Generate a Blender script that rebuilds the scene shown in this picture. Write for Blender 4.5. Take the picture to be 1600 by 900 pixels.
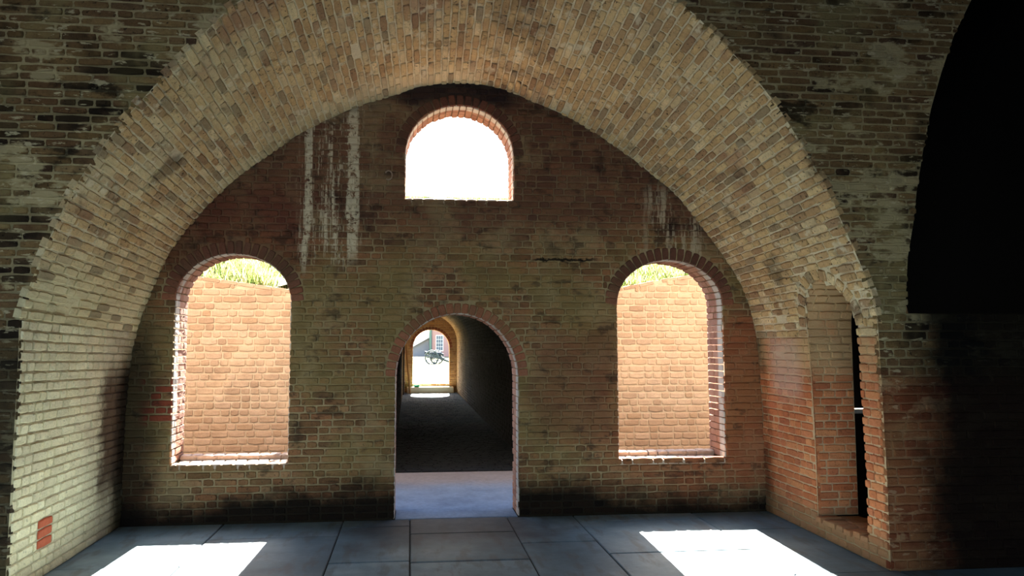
import bpy, bmesh, math, random
import numpy as np
from mathutils import Vector, Matrix

for o in list(bpy.data.objects):
    bpy.data.objects.remove(o, do_unlink=True)
SC = bpy.context.scene
COL = SC.collection
PI = math.pi

# ------------------------------------------------------------------ camera
FPX = 1150.0
PITCH = math.atan(88 / FPX)
YAW = math.atan(120 / FPX * math.cos(PITCH))
EYE = Vector((0, 0, 1.64))
cam_d = bpy.data.cameras.new('camera')
cam_d.sensor_width = 36.0
cam_d.lens = FPX / 1600 * 36.0
cam_d.shift_x = 40 / 1600
cam_d.clip_end = 600
cam_o = bpy.data.objects.new('camera', cam_d)
COL.objects.link(cam_o)
cam_o.location = EYE
cam_o.rotation_euler = (PI / 2 + PITCH, 0, -YAW)
SC.camera = cam_o

# ------------------------------------------------------------------ light
SUN_TAN = 0.757                      # tangent of the sun's elevation
SUN_S, SKY_S, EXPO = 26.0, 0.30, 2.1
w = bpy.data.worlds.new('sky')
SC.world = w
w.use_nodes = True
wn = w.node_tree
bg = wn.nodes['Background']
sky = wn.nodes.new('ShaderNodeTexSky')
sky.sky_type = 'NISHITA'
sky.sun_disc = False
sky.sun_elevation = math.atan(SUN_TAN)
sky.sun_rotation = 0.08
sky.dust_density = 1.5
wn.links.new(sky.outputs[0], bg.inputs[0])
bg.inputs[1].default_value = SKY_S
sun_d = bpy.data.lights.new('sun', 'SUN')
sun_d.energy = SUN_S
sun_d.angle = math.radians(0.5)
sun_d.color = (1.0, 0.95, 0.87)
sun_o = bpy.data.objects.new('sun', sun_d)
COL.objects.link(sun_o)
SUN_DIR = Vector((-0.04, -1.0, -SUN_TAN)).normalized()
sun_o.location = (2, 30, 20)
sun_o.rotation_euler = SUN_DIR.to_track_quat('-Z', 'Y').to_euler()
vs = SC.view_settings
vs.view_transform = 'Standard'
vs.look = 'None'
vs.exposure = EXPO
vs.gamma = 1.0
vs.use_curve_mapping = False
SC.cycles.max_bounces = 10
SC.cycles.diffuse_bounces = 7
SC.cycles.glossy_bounces = 3
SC.cycles.sample_clamp_indirect = 12.0
SC.cycles.caustics_reflective = False
SC.cycles.caustics_refractive = False

# ------------------------------------------------------------------ helpers
def lin(r, g=None, b=None):
    if g is None:
        r, g, b = r
    f = lambda c: (c / 255 / 12.92) if c / 255 <= 0.04045 else ((c / 255 + 0.055) / 1.055) ** 2.4
    return (f(r), f(g), f(b), 1.0)


class G:
    """small writer of shader nodes"""
    def __init__(s, name):
        s.m = bpy.data.materials.new(name)
        s.m.use_nodes = True
        s.t = s.m.node_tree
        s.b = s.t.nodes['Principled BSDF']
        s.b.inputs['Roughness'].default_value = 0.9
        s.b.inputs['Specular IOR Level'].default_value = 0.12
        geo = s.t.nodes.new('ShaderNodeNewGeometry')
        s.P = geo.outputs['Position']
        sp = s.t.nodes.new('ShaderNodeSeparateXYZ')
        s.t.links.new(s.P, sp.inputs[0])
        s.x, s.y, s.z = sp.outputs

    def put(s, sock, v):
        if isinstance(v, bpy.types.NodeSocket):
            s.t.links.new(v, sock)
        elif isinstance(v, (tuple, list)) and len(v) == 3 and sock.type == 'RGBA':
            sock.default_value = (*v, 1.0)
        else:
            sock.default_value = v

    def math(s, op, a, b=0.0, clamp=False):
        n = s.t.nodes.new('ShaderNodeMath')
        n.operation = op
        n.use_clamp = clamp
        s.put(n.inputs[0], a)
        s.put(n.inputs[1], b)
        return n.outputs[0]

    def mul(s, a, b): return s.math('MULTIPLY', a, b)
    def add(s, a, b): return s.math('ADD', a, b)
    def sub(s, a, b): return s.math('SUBTRACT', a, b)

    def step(s, v, lo, hi):
        """smooth 0..1 from lo to hi (hi may be below lo)"""
        n = s.t.nodes.new('ShaderNodeMapRange')
        n.interpolation_type = 'SMOOTHSTEP'
        flip = hi < lo
        a, b = (hi, lo) if flip else (lo, hi)
        s.put(n.inputs[0], v)
        n.inputs[1].default_value, n.inputs[2].default_value = a, b
        n.inputs[3].default_value, n.inputs[4].default_value = (1, 0) if flip else (0, 1)
        return n.outputs[0]

    def band(s, v, a, b, c, d):
        return s.mul(s.step(v, a, b), s.step(v, d, c))

    def noise(s, scale, detail=3, rough=0.55, stretch=None, off=None):
        n = s.t.nodes.new('ShaderNodeTexNoise')
        n.inputs['Scale'].default_value = scale
        n.inputs['Detail'].default_value = detail
        n.inputs['Roughness'].default_value = rough
        v = s.P
        if stretch or off:
            mp = s.t.nodes.new('ShaderNodeMapping')
            s.t.links.new(v, mp.inputs[0])
            if stretch:
                mp.inputs['Scale'].default_value = stretch
            if off:
                mp.inputs['Location'].default_value = off
            v = mp.outputs[0]
        s.t.links.new(v, n.inputs['Vector'])
        return n.outputs[0]

    def ramp(s, f, stops, const=False):
        n = s.t.nodes.new('ShaderNodeValToRGB')
        if const:
            n.color_ramp.interpolation = 'CONSTANT'
        e = n.color_ramp.elements
        while len(e) < len(stops):
            e.new(0.5)
        for k, (p, c) in enumerate(stops):
            e[k].position = p
            e[k].color = c
        s.put(n.inputs[0], f)
        return n.outputs[0]

    def mix(s, f, a, b, mode='MIX'):
        n = s.t.nodes.new('ShaderNodeMix')
        n.data_type = 'RGBA'
        n.blend_type = mode
        s.put(n.inputs[0], f)
        s.put(n.inputs[6], a)
        s.put(n.inputs[7], b)
        return n.outputs[2]

    def grey(s, v):
        n = s.t.nodes.new('ShaderNodeCombineColor')
        for k in range(3):
            s.put(n.inputs[k], v)
        return n.outputs[0]

    def rnd(s):
        oi = s.t.nodes.new('ShaderNodeObjectInfo')
        at = s.t.nodes.new('ShaderNodeAttribute')
        at.attribute_name = 'rnd'
        return s.math('FRACT', s.add(oi.outputs['Random'], at.outputs['Fac']))

    def done(s, col, bump=None, dist=0.004, strength=1.0, rough=None):
        s.put(s.b.inputs['Base Color'], col)
        if rough is not None:
            s.put(s.b.inputs['Roughness'], rough)
        if bump is not None:
            n = s.t.nodes.new('ShaderNodeBump')
            n.inputs['Strength'].default_value = strength
            n.inputs['Distance'].default_value = dist
            s.t.links.new(bump, n.inputs['Height'])
            s.t.links.new(n.outputs[0], s.b.inputs['Normal'])
        return s.m


def plain(name, col, rough=0.8, metal=0.0, grain=0.15, scale=30):
    g = G(name)
    n = g.noise(scale, 4)
    c = g.mix(1.0, col, g.grey(g.add(1 - grain, g.mul(n, 2 * grain))), 'MULTIPLY')
    g.b.inputs['Metallic'].default_value = metal
    return g.done(c, n, 0.002, 0.4, rough)


def brick_pair(name, tones, mortar, stains, pit=0.5, var=0.5):
    """a brick material and its mortar, with the same weathering on both"""
    out = []
    for kind in (0, 1):
        g = G(name + ('_brick', '_mortar')[kind])
        fine = g.noise(70, 5, 0.65)
        mid = g.noise(14, 4, 0.6)
        if kind == 0:
            r = g.rnd()
            k = len(tones)
            c = g.ramp(r, [((j + 0.5) / k, t) for j, t in enumerate(tones)])
            c = g.mix(1.0, c, g.grey(g.add(1 - var * 0.5, g.mul(mid, var))), 'MULTIPLY')
            pits = g.step(g.noise(34, 3, 0.6, off=(3, 1, 7)), 0.40, 0.31)
            c = g.mix(g.mul(pits, pit), c, lin(30, 24, 20))
        else:
            r = None
            c = g.mix(mid, mortar, [v * 0.6 for v in mortar[:3]] + [1.0])
        c = g.mix(0.45, c, g.grey(g.add(0.25, g.mul(fine, 1.5))), 'MULTIPLY')
        for s in stains:
            c = s(g, c, kind, r)
        out.append(g.done(c, g.add(fine, g.mul(mid, 1.4)), 0.006, 0.8, 0.92))
    return out


# ---- brick shapes -------------------------------------------------------
R = random.Random(11)
RING = [(-.5, -.5), (0, -.5), (.5, -.5), (.5, 0), (.5, .5), (0, .5), (-.5, .5), (-.5, 0)]


def brick_shape(wm, hm, wear):
    """verts, faces of one worn brick; x, y within -0.5..0.5, z in metres with the face at 0"""
    c = 0.0045 * wear
    vs_, back = [], -0.045
    for (x, y) in RING:
        vs_.append((x, y, back))
    mid = []
    for (x, y) in RING:
        cor = 0.0035 * wear if x and y else 0.0
        jx = R.uniform(-1, 1) * 0.002 * wear / wm
        jy = R.uniform(-1, 1) * 0.002 * wear / hm
        mid.append((x * (1 - cor / wm * 2) + jx, y * (1 - cor / hm * 2) + jy))
        vs_.append((*mid[-1], -c * R.uniform(0.9, 1.8)))
    for (x, y) in mid:
        k = c * R.uniform(0.9, 1.7)
        vs_.append((x * (1 - 2 * k / wm), y * (1 - 2 * k / hm), R.uniform(-1.0, 0.6) * 0.0018 * wear))
    vs_.append((R.uniform(-.15, .15), R.uniform(-.1, .1), R.uniform(-1, 1) * 0.0018 * wear))
    f = []
    for k in range(8):
        n = (k + 1) % 8
        f += [(k, n, 8 + n, 8 + k), (8 + k, 8 + n, 16 + n, 16 + k), (16 + k, 16 + n, 24)]
    return vs_, f


SHAPES = {}


def shapes(kind, wear):
    key = (kind, wear)
    if key not in SHAPES:
        wm, hm = {'S': (.2, .058), 'H': (.098, .058), 'V': (.062, .105)}[kind]
        L = []
        for k in range(9):
            v, f = brick_shape(wm, hm, wear)
            me = bpy.data.meshes.new('brick')
            me.from_pydata(v, [], f)
            me.materials.append(None)
            L.append((me, np.array(v), f))
        SHAPES[key] = L
    return SHAPES[key]


FWD = Vector((math.sin(YAW) * math.cos(PITCH), math.cos(YAW) * math.cos(PITCH), math.sin(PITCH)))
RGT = Vector((math.cos(YAW), -math.sin(YAW), 0))
UPV = RGT.cross(FWD)


def weight(p, n, area):
    """how large a brick shows from where the visitor stands"""
    d = p - EYE
    z = d.dot(FWD)
    if z < 0.3:
        return 0
    x, y = 760 + FPX * d.dot(RGT) / z, 450 - FPX * d.dot(UPV) / z
    if not (-8 < x < 1608 and -8 < y < 908):
        return 0
    return area * max(0.0, -n.dot(d.normalized())) / (z * z)


def tag(o, label=None, cat=None, kind=None, group=None):
    for k, v in (('label', label), ('category', cat), ('kind', kind), ('group', group)):
        if v:
            o[k] = v
    return o


def link(name, me, mat=None, parent=None, kind=None):
    o = bpy.data.objects.new(name, me)
    COL.objects.link(o)
    if mat is not None:
        if len(me.materials) and me.materials[0] is None:
            o.material_slots[0].link = 'OBJECT'
            o.material_slots[0].material = mat
        elif not len(me.materials):
            me.materials.append(mat)
    if parent is not None:
        o.parent = parent
    if kind:
        o['kind'] = kind
    return o


def mesh(name, v, f, mat=None, parent=None, kind=None, smooth=False):
    me = bpy.data.meshes.new(name)
    me.from_pydata([tuple(q) for q in v], [], f)
    if smooth:
        me.polygons.foreach_set('use_smooth', [True] * len(me.polygons))
    return link(name, me, mat, parent, kind)


def empty(name, loc=(0, 0, 0), rz=0.0):
    o = bpy.data.objects.new(name, None)
    COL.objects.link(o)
    o.location = loc
    o.rotation_euler = (0, 0, rz)
    o.empty_display_size = 0.1
    return o


class Course:
    """bricks waiting to be laid"""
    def __init__(s, wear=1.0):
        s.b, s.wear = [], wear

    def put(s, p, u, v, n, w, h, kind=None, mat=None):
        if kind is None:
            kind = 'S' if w > 0.15 else 'H'
        s.b.append([Vector(p), Vector(u), Vector(v), Vector(n), w, h, kind, mat, R.randrange(9), R.random()])

    def lay(s, parent, mat, limit=300, name='brick', seen=None, rest='brickwork'):
        sc = []
        for k, q in enumerate(s.b):
            a = weight(q[0], q[3], q[4] * q[5])
            if a and seen and not seen(q[0]):
                a = 0
            sc.append(a)
        order = sorted(range(len(s.b)), key=lambda k: -sc[k])
        single = set(k for k in order[:limit] if sc[k] > 0)
        V, F, A, nv = [], [], [], 0
        for k, (p, u, v, n, w, h, kind, m2, var, rn) in enumerate(s.b):
            me, arr, fc = shapes(kind, s.wear)[var]
            if k in single or m2:
                o = link(name, me, m2 or mat, parent)
                o.matrix_basis = Matrix(((u.x * w, v.x * h, n.x, p.x), (u.y * w, v.y * h, n.y, p.y), (u.z * w, v.z * h, n.z, p.z), (0, 0, 0, 1)))
            else:
                M = np.array([[*(u * w)], [*(v * h)], [*n]])
                V.append(arr @ M + np.array(p))
                F += [tuple(i + nv for i in q) for q in fc]
                A += [rn] * 25
                nv += 25
        if V:
            me = bpy.data.meshes.new(rest)
            me.from_pydata(np.concatenate(V).tolist(), [], F)
            at = me.attributes.new('rnd', 'FLOAT', 'POINT')
            at.data.foreach_set('value', A)
            link(rest, me, mat, parent, 'stuff')


def cut(a, b, blocks):
    segs = [(a, b)]
    for (c, d) in blocks:
        nx = []
        for (p, q) in segs:
            if d <= p or c >= q:
                nx.append((p, q))
            else:
                if c > p:
                    nx.append((p, c))
                if d < q:
                    nx.append((d, q))
        segs = nx
    return segs


def bond(a, b, st, hd, style, row):
    """brick ends along one course from a to b"""
    x = a - R.uniform(0, st)
    k = row
    while x < b:
        if style == 'flemish':
            L = st if k % 2 else hd
            if R.random() < 0.12:
                L = st if L == hd else hd
        elif style == 'english':
            L = hd if row % 4 == 0 else st
        else:
            L = st if R.random() < 0.82 else hd
        yield x, x + L
        x += L
        k += 1


def lay_flat(C, org, u, v, n, x0, x1, z0, z1, course, st, hd, style, blocks, joint=0.011, jit=0.003):
    """brick courses on a plane; blocks(zlo, zhi) gives the stretches left out"""
    org, u, v, n = Vector(org), Vector(u), Vector(v), Vector(n)
    rows = int((z1 - z0) / course + 0.5)
    for r in range(rows):
        za, zb = z0 + r * course, z0 + (r + 1) * course
        bl = blocks(za, zb)
        lo, hi = x0 + R.uniform(-jit, jit), x1 + R.uniform(-jit, jit)
        for a, b in bond(x0, x1, st, hd, style, r):
            for p, q in cut(max(a, lo), min(b, hi), bl):
                if q - p < 0.03:
                    continue
                e = R.uniform(-jit, jit)
                tw = R.uniform(-1, 1) * 0.008
                uu = (u + v * tw).normalized()
                vv = (v - u * tw).normalized()
                nn = (n + u * R.uniform(-.02, .02) + v * R.uniform(-.02, .02)).normalized()
                c = org + u * ((p + q) / 2) + v * ((za + zb) / 2 + R.uniform(-1, 1) * 0.0015) + n * e
                C.put(c, uu, vv, nn, q - p - joint * R.uniform(.8, 1.2), course - joint * R.uniform(.8, 1.15))


def lay_loft(C, A, B, inward, st, hd, style, blocks=None, joint=0.010, jit=0.004, ragged=0.012, mat_of=None, start=0.0):
    """brick courses between two polylines of equal length, one course per step"""
    for r in range(len(A) - 1):
        m0 = (Vector(A[r]) + Vector(A[r + 1])) / 2
        m1 = (Vector(B[r]) + Vector(B[r + 1])) / 2
        L = (m1 - m0).length
        u = (m1 - m0) / L
        v = ((Vector(A[r + 1]) - Vector(A[r])) + (Vector(B[r + 1]) - Vector(B[r])))
        v = (v - u * v.dot(u)).normalized()
        n = u.cross(v)
        if n.dot(inward(m0)) < 0:
            n = -n
        h0 = (Vector(A[r + 1]) - Vector(A[r])).length
        h1 = (Vector(B[r + 1]) - Vector(B[r])).length
        bl = blocks(r, (m0 + m1) / 2) if blocks else []
        lo, hi = start + R.uniform(-ragged, ragged * 0.4), L
        for a, b in bond(0, L, st, hd, style, r):
            for p, q in cut(max(a, lo), min(b, hi), bl):
                if q - p < 0.03:
                    continue
                t = (p + q) / 2 / L
                e = R.uniform(-jit, jit)
                if R.random() < 0.02:
                    e -= 0.008
                nn = (n + u * R.uniform(-.03, .03) + v * R.uniform(-.03, .03)).normalized()
                c = m0 + u * ((p + q) / 2) + n * e
                h = h0 + (h1 - h0) * t
                C.put(c, u, v, nn, q - p - joint * R.uniform(.8, 1.2), h - joint * R.uniform(.8, 1.15), None, mat_of(c) if mat_of else None)


def resample(P, n):
    P = [Vector(p) for p in P]
    d = [0]
    for a, b in zip(P, P[1:]):
        d.append(d[-1] + (b - a).length)
    out = []
    for k in range(n + 1):
        t = d[-1] * k / n
        j = 0
        while j < len(P) - 2 and d[j + 1] < t:
            j += 1
        f = (t - d[j]) / max(1e-9, d[j + 1] - d[j])
        out.append(P[j].lerp(P[j + 1], min(1, max(0, f))))
    return out


def spline(P, sub=8):
    P = [Vector(p) for p in P]
    Q = [P[0] * 2 - P[1]] + P + [P[-1] * 2 - P[-2]]
    out = []
    for i in range(1, len(Q) - 2):
        for k in range(sub):
            t = k / sub
            a, b, c, d = Q[i - 1], Q[i], Q[i + 1], Q[i + 2]
            out.append(0.5 * (2 * b + (c - a) * t + (2 * a - 5 * b + 4 * c - d) * t * t + (3 * b - a - 3 * c + d) * t ** 3))
    out.append(P[-1])
    return out


def flat_poly(name, outer, holes, frame, thick, mat, parent=None, kind=None):
    """a solid sheet with holes; frame(x, z, depth) -> point, depth 0..thick"""
    cu = bpy.data.curves.new(name, 'CURVE')
    cu.dimensions = '2D'
    cu.fill_mode = 'BOTH'
    cu.extrude = thick / 2
    for ring in [outer] + holes:
        sp = cu.splines.new('POLY')
        sp.points.add(len(ring) - 1)
        for q, (x, z) in zip(sp.points, ring):
            q.co = (x, z, 0, 1)
        sp.use_cyclic_u = True
    tmp = bpy.data.objects.new('tmp', cu)
    COL.objects.link(tmp)
    dg = bpy.context.evaluated_depsgraph_get()
    me = bpy.data.meshes.new_from_object(tmp.evaluated_get(dg))
    bpy.data.objects.remove(tmp, do_unlink=True)
    bpy.data.curves.remove(cu)
    for q in me.vertices:
        q.co = frame(q.co.x, q.co.y, thick / 2 - q.co.z)
    me.materials.clear()
    me.name = name
    return link(name, me, mat, parent, kind)


def box(v, f, a, b):
    """append an axis-aligned box to v, f"""
    k = len(v)
    v += [(x, y, z) for z in (a[2], b[2]) for y in (a[1], b[1]) for x in (a[0], b[0])]
    f += [tuple(k + i for i in q) for q in ((0, 2, 3, 1), (4, 5, 7, 6), (0, 1, 5, 4), (2, 6, 7, 3), (0, 4, 6, 2), (1, 3, 7, 5))]


def block(name, a, b, mat, parent=None, kind=None, bevel=0.0):
    v, f = [], []
    box(v, f, a, b)
    o = mesh(name, v, f, mat, parent, kind)
    if bevel:
        bm = bmesh.new()
        bm.from_mesh(o.data)
        bmesh.ops.bevel(bm, geom=bm.edges[:], offset=bevel, segments=1, affect='EDGES')
        bm.to_mesh(o.data)
        bm.free()
    return o


def tube(v, f, P, r0, r1=None, seg=10, cap=True):
    r1 = r0 if r1 is None else r1
    P = [Vector(p) for p in P]
    rings = []
    for i, p in enumerate(P):
        d = (P[min(i + 1, len(P) - 1)] - P[max(i - 1, 0)]).normalized()
        a = d.orthogonal().normalized()
        if abs(d.z) < 0.99:
            a = d.cross(Vector((0, 0, 1))).normalized()
        b = d.cross(a)
        r = r0 + (r1 - r0) * i / max(1, len(P) - 1)
        k = len(v)
        v += [tuple(p + (a * math.cos(2 * PI * j / seg) + b * math.sin(2 * PI * j / seg)) * r) for j in range(seg)]
        rings.append(k)
    for k0, k1 in zip(rings, rings[1:]):
        f += [(k0 + j, k0 + (j + 1) % seg, k1 + (j + 1) % seg, k1 + j) for j in range(seg)]
    if cap:
        f.append(tuple(range(rings[0], rings[0] + seg))[::-1])
        f.append(tuple(range(rings[-1], rings[-1] + seg)))


# ------------------------------------------------------------------ measures (metres)
YB, YO = 7.10, 7.50            # inner and outer face of the rear wall
YF = 5.15                      # face of the near wall
YC = 9.75                      # face of the courtyard wall
YE, YP = 25.5, 25.9            # tunnel end wall, parade side

BACK = [(-2.58, 0), (-2.575, .6), (-2.565, 1.1), (-2.54, 1.5), (-2.495, 1.75), (-2.41, 2.04), (-2.21, 2.52), (-1.94, 2.89), (-1.645, 3.2),
        (-1.32, 3.46), (-1.0, 3.69), (-.51, 3.94), (-.14, 4.07), (.1, 4.16), (.48, 4.21), (.87, 4.17), (1.19, 4.05), (1.64, 3.86), (2.13, 3.55), (2.42, 3.33), (2.69, 3.1), (3.08, 2.6),
        (3.33, 2.2), (3.44, 1.82), (3.48, 1.5), (3.5, 1.0), (3.51, .5), (3.515, 0)]
FRONT = [(-2.56, 0), (-2.555, .6), (-2.55, 1.2), (-2.548, 1.55), (-2.545, 1.84), (-2.458, 2.14), (-2.275, 2.617), (-2.044, 3.02), (-1.764, 3.386),
         (-1.435, 3.79), (-1.18, 4.05), (-.6, 4.42), (0, 4.57), (.45, 4.61), (.9, 4.57), (1.4, 4.44), (1.93, 4.207), (2.223, 3.974),
         (2.66, 3.498), (2.996, 2.97), (3.184, 2.585), (3.415, 2.012), (3.455, 1.7), (3.465, 1.3), (3.475, .8), (3.48, 0)]


def profile(P, zl, zr):
    """27 courses up the left wall, 62 to the crown, 62 down, 27 down the right wall"""
    q = spline([(x, 0, z) for x, z in P])
    top = max(range(len(q)), key=lambda k: q[k].z)
    li = min(range(top), key=lambda k: abs(q[k].z - zl))
    ri = min(range(top, len(q)), key=lambda k: abs(q[k].z - zr))
    return resample(q[:li + 1], 26)[:-1] + resample(q[li:top + 1], 63)[:-1] + resample(q[top:ri + 1], 63)[:-1] + resample(q[ri:], 25)


PB = [Vector((p.x, YB, p.z)) for p in profile(BACK, 1.75, 1.70)]
PF = [Vector((p.x, YF, p.z)) for p in profile(FRONT, 1.80, 1.72)]
NL, NR = 26, 26 + 126          # rows where the left wall ends, where the right wall starts


def span_at(P, z):
    """left and right x of a profile at height z"""
    L = [p.x for a, p in zip(P, P[1:]) if (a.z - z) * (p.z - z) <= 0 and abs(a.z - p.z) > 1e-6]
    L = []
    for a, b in zip(P, P[1:]):
        if (a.z - z) * (b.z - z) <= 0 and abs(a.z - b.z) > 1e-7:
            L.append(a.x + (b.x - a.x) * (z - a.z) / (b.z - a.z))
    return (min(L), max(L)) if len(L) > 1 else None


class Opening:
    """an arched opening: jambs x0..x1 from sill to spring, an elliptical head of the given rise"""
    def __init__(s, x0, x1, sill, spring, rise, ring=0.11):
        s.x0, s.x1, s.sill, s.spring, s.rise, s.ring = x0, x1, sill, spring, rise, ring
        s.c, s.a = (x0 + x1) / 2, (x1 - x0) / 2

    def path(s, grow=0.0, n=20):
        a, r = s.a + grow, s.rise + grow
        return [(s.c - a, s.sill - (grow if grow else 0))] + [(s.c - a * math.cos(PI * k / n), s.spring + r * math.sin(PI * k / n)) for k in range(n + 1)] + [(s.c + a, s.sill - (grow if grow else 0))]

    def block(s, za, zb, ring=True):
        zm = (za + zb) / 2
        if zb <= s.sill + 0.02:
            return []
        if zm <= s.spring:
            return [(s.x0, s.x1)]
        g = s.ring + 0.005 if ring else 0
        t = (min(zm, zb) - s.spring) / (s.rise + g)
        if t >= 1:
            return []
        h = (s.a + g) * math.sqrt(1 - t * t)
        return [(s.c - h, s.c + h)]

    def hit(s, x, z):
        if z < s.sill or x < s.x0 or x > s.x1:
            return False
        if z <= s.spring:
            return True
        return ((x - s.c) / s.a) ** 2 + ((z - s.spring) / s.rise) ** 2 < 1


WIN_L = Opening(-2.17, -1.125, .54, 2.05, .44, .13)
WIN_R = Opening(2.045, 3.12, .515, 2.03, .45, .13)
WIN_T = Opening(-.05, 1.005, 3.06, 3.50, .49, .11)
DOOR = Opening(-.128, 1.045, 0, 1.33, .605, .105)
SIDE = Opening(5.41, 6.13, .17, 1.78, .38, .10)       # in the right wall: x runs along the depth
TUN = Opening(-.22, 1.62, 0, 1.72, .92, .11)
EXIT = Opening(.115, 1.37, .285, 1.52, .62, .11)
SUN_SLOT = [(4.02, 1.30), (4.32, 1.30), (4.32, 1.78), (4.02, 1.78)]  # unseen slot added so that a sunbeam reaches the rail

# ------------------------------------------------------------------ materials
def soot_shade(cond, amount, col=lin(16, 13, 11)):  # dark layer: soot and stains, in places shade painted into the colour
    def s(g, c, kind, r):
        return g.mix(g.mul(cond(g), amount), c, col)
    return s


def wash(cond, amount, col):
    def s(g, c, kind, r):
        return g.mix(g.mul(cond(g), amount), c, col)
    return s


def ragged(g, v, scale=5, amp=0.3, off=(0, 0, 0)):
    """a coordinate with a wandering edge"""
    return g.add(v, g.mul(g.sub(g.noise(scale, 5, 0.6, off=off), 0.5), amp * 2))


def patches(scale, lo, hi, off=(0, 0, 0), stretch=None):
    return lambda g: g.step(g.noise(scale, 5, 0.6, off=off, stretch=stretch), lo, hi)


# rear wall: brown-red above, olive film in the middle, redder at the right
def rear_upper(g): return g.step(ragged(g, g.z, 2.2, .5), 2.45, 2.95)
def rear_olive(g): return g.mul(g.band(ragged(g, g.z, 1.7, .6), .2, .7, 2.3, 2.8), g.step(g.noise(1.6, 4, .6, off=(4, 0, 2)), .36, .60))
def rear_red(g): return g.mul(g.step(ragged(g, g.x, 2.0, .5), 1.4, 2.6), g.band(ragged(g, g.z, 2, .5), .1, .6, 1.7, 2.1))
def rear_wine(g): return g.mul(g.step(ragged(g, g.x, 2, .3), -.7, -1.1), g.band(ragged(g, g.z, 2.5, .3), 2.2, 2.5, 3.0, 3.4))
def rear_red2(g): return g.mul(g.band(ragged(g, g.x, 2, .3), 1.05, 1.35, 1.9, 2.1), g.band(ragged(g, g.z, 2.2, .3), .6, .9, 1.6, 1.9))
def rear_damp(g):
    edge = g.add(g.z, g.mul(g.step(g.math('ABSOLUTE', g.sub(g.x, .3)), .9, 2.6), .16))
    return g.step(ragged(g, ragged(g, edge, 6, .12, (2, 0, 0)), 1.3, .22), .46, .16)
def rear_streak(g):
    fat = g.step(g.noise(7.0, 4, .6, stretch=(1.5, 1, .07), off=(1.3, 0, 0)), .50, .58)
    thin = g.step(g.noise(26, 3, .6, stretch=(1.4, 1, .10), off=(4.3, 0, 0)), .54, .64)
    brk = g.step(g.noise(16, 3, .7), .36, .50)
    st = g.mul(g.math('MAXIMUM', fat, g.mul(thin, .7)), brk)
    reach = g.add(g.z, g.mul(g.noise(6, 2, .5, stretch=(1, 1, 0)), 1.1))
    return g.mul(st, g.mul(g.band(ragged(g, g.x, 3, .06), -1.10, -1.02, -.55, -.30), g.band(reach, 3.0, 3.25, 4.5, 4.7)))
def rear_streak2(g):
    st = g.step(g.noise(9.0, 4, .6, stretch=(1.6, 1, .16), off=(7.3, 0, 0)), .5, .6)
    return g.mul(st, g.mul(g.band(g.x, 2.25, 2.45, 2.85, 3.0), g.band(g.z, 2.35, 2.6, 3.1, 3.3)))
def rear_black(g): return g.mul(g.step(g.noise(1.9, 5, .65, off=(9, 0, 5)), .55, .68), g.step(ragged(g, g.z, 2, .3), 2.0, 2.8))

REAR = brick_pair('rear_wall', [lin(104, 72, 48), lin(132, 96, 64), lin(118, 80, 54), lin(146, 108, 76), lin(86, 60, 42), lin(136, 92, 62)], lin(168, 144, 108), [
    wash(rear_upper, .55, lin(88, 56, 48)),
    wash(rear_olive, .60, lin(128, 110, 68)),
    wash(patches(2.6, .5, .66, (3, 3, 1)), .40, lin(156, 134, 98)),
    wash(rear_red, .6, lin(146, 76, 48)),
    wash(rear_red2, .55, lin(104, 64, 46)),
    wash(rear_wine, .6, lin(92, 46, 36)),
    lambda g, c, kind, r: g.mix(g.mul(g.mul(g.step(r, .4, .45), g.band(ragged(g, g.x, 3, .1), -2.5, -2.4, -2.15, -2.1)), g.band(ragged(g, g.z, 3, .1), .85, .95, 1.3, 1.4)), c, lin(132, 64, 44)) if kind == 0 else c,
    soot_shade(patches(5.5, .56, .68, (2, 5, 5), (1, 1, 1.8)), .6, lin(44, 32, 26)),
    soot_shade(rear_black, .75, lin(34, 25, 24)),
    wash(rear_streak, .85, lin(204, 188, 160)),
    wash(rear_streak2, .6, lin(196, 178, 150)),
    soot_shade(lambda g: g.mul(g.band(ragged(g, ragged(g, g.z, 4, .05), 22, .03), 2.455, 2.468, 2.478, 2.492), g.band(g.x, 1.15, 1.25, 1.75, 1.9)), .95, lin(16, 12, 10)),
    soot_shade(rear_damp, .95, lin(13, 11, 9)),
    soot_shade(lambda g: g.mul(g.step(ragged(g, g.x, 5, .12), -2.15, -2.45), g.step(g.z, 2.4, 1.4)), .8, lin(24, 18, 14)),  # darker towards the left corner
    soot_shade(lambda g: g.mul(g.step(ragged(g, g.z, 4, .1), 3.95, 4.06), g.band(g.x, -.3, .0, .9, 1.2)), .8, lin(30, 26, 30)),
], pit=.6, var=.8)
def dark_ones(g, c, kind, r):
    return g.mix(g.mul(g.step(r, .93, .95), .6), c, lin(84, 58, 42)) if kind == 0 else c


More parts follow.
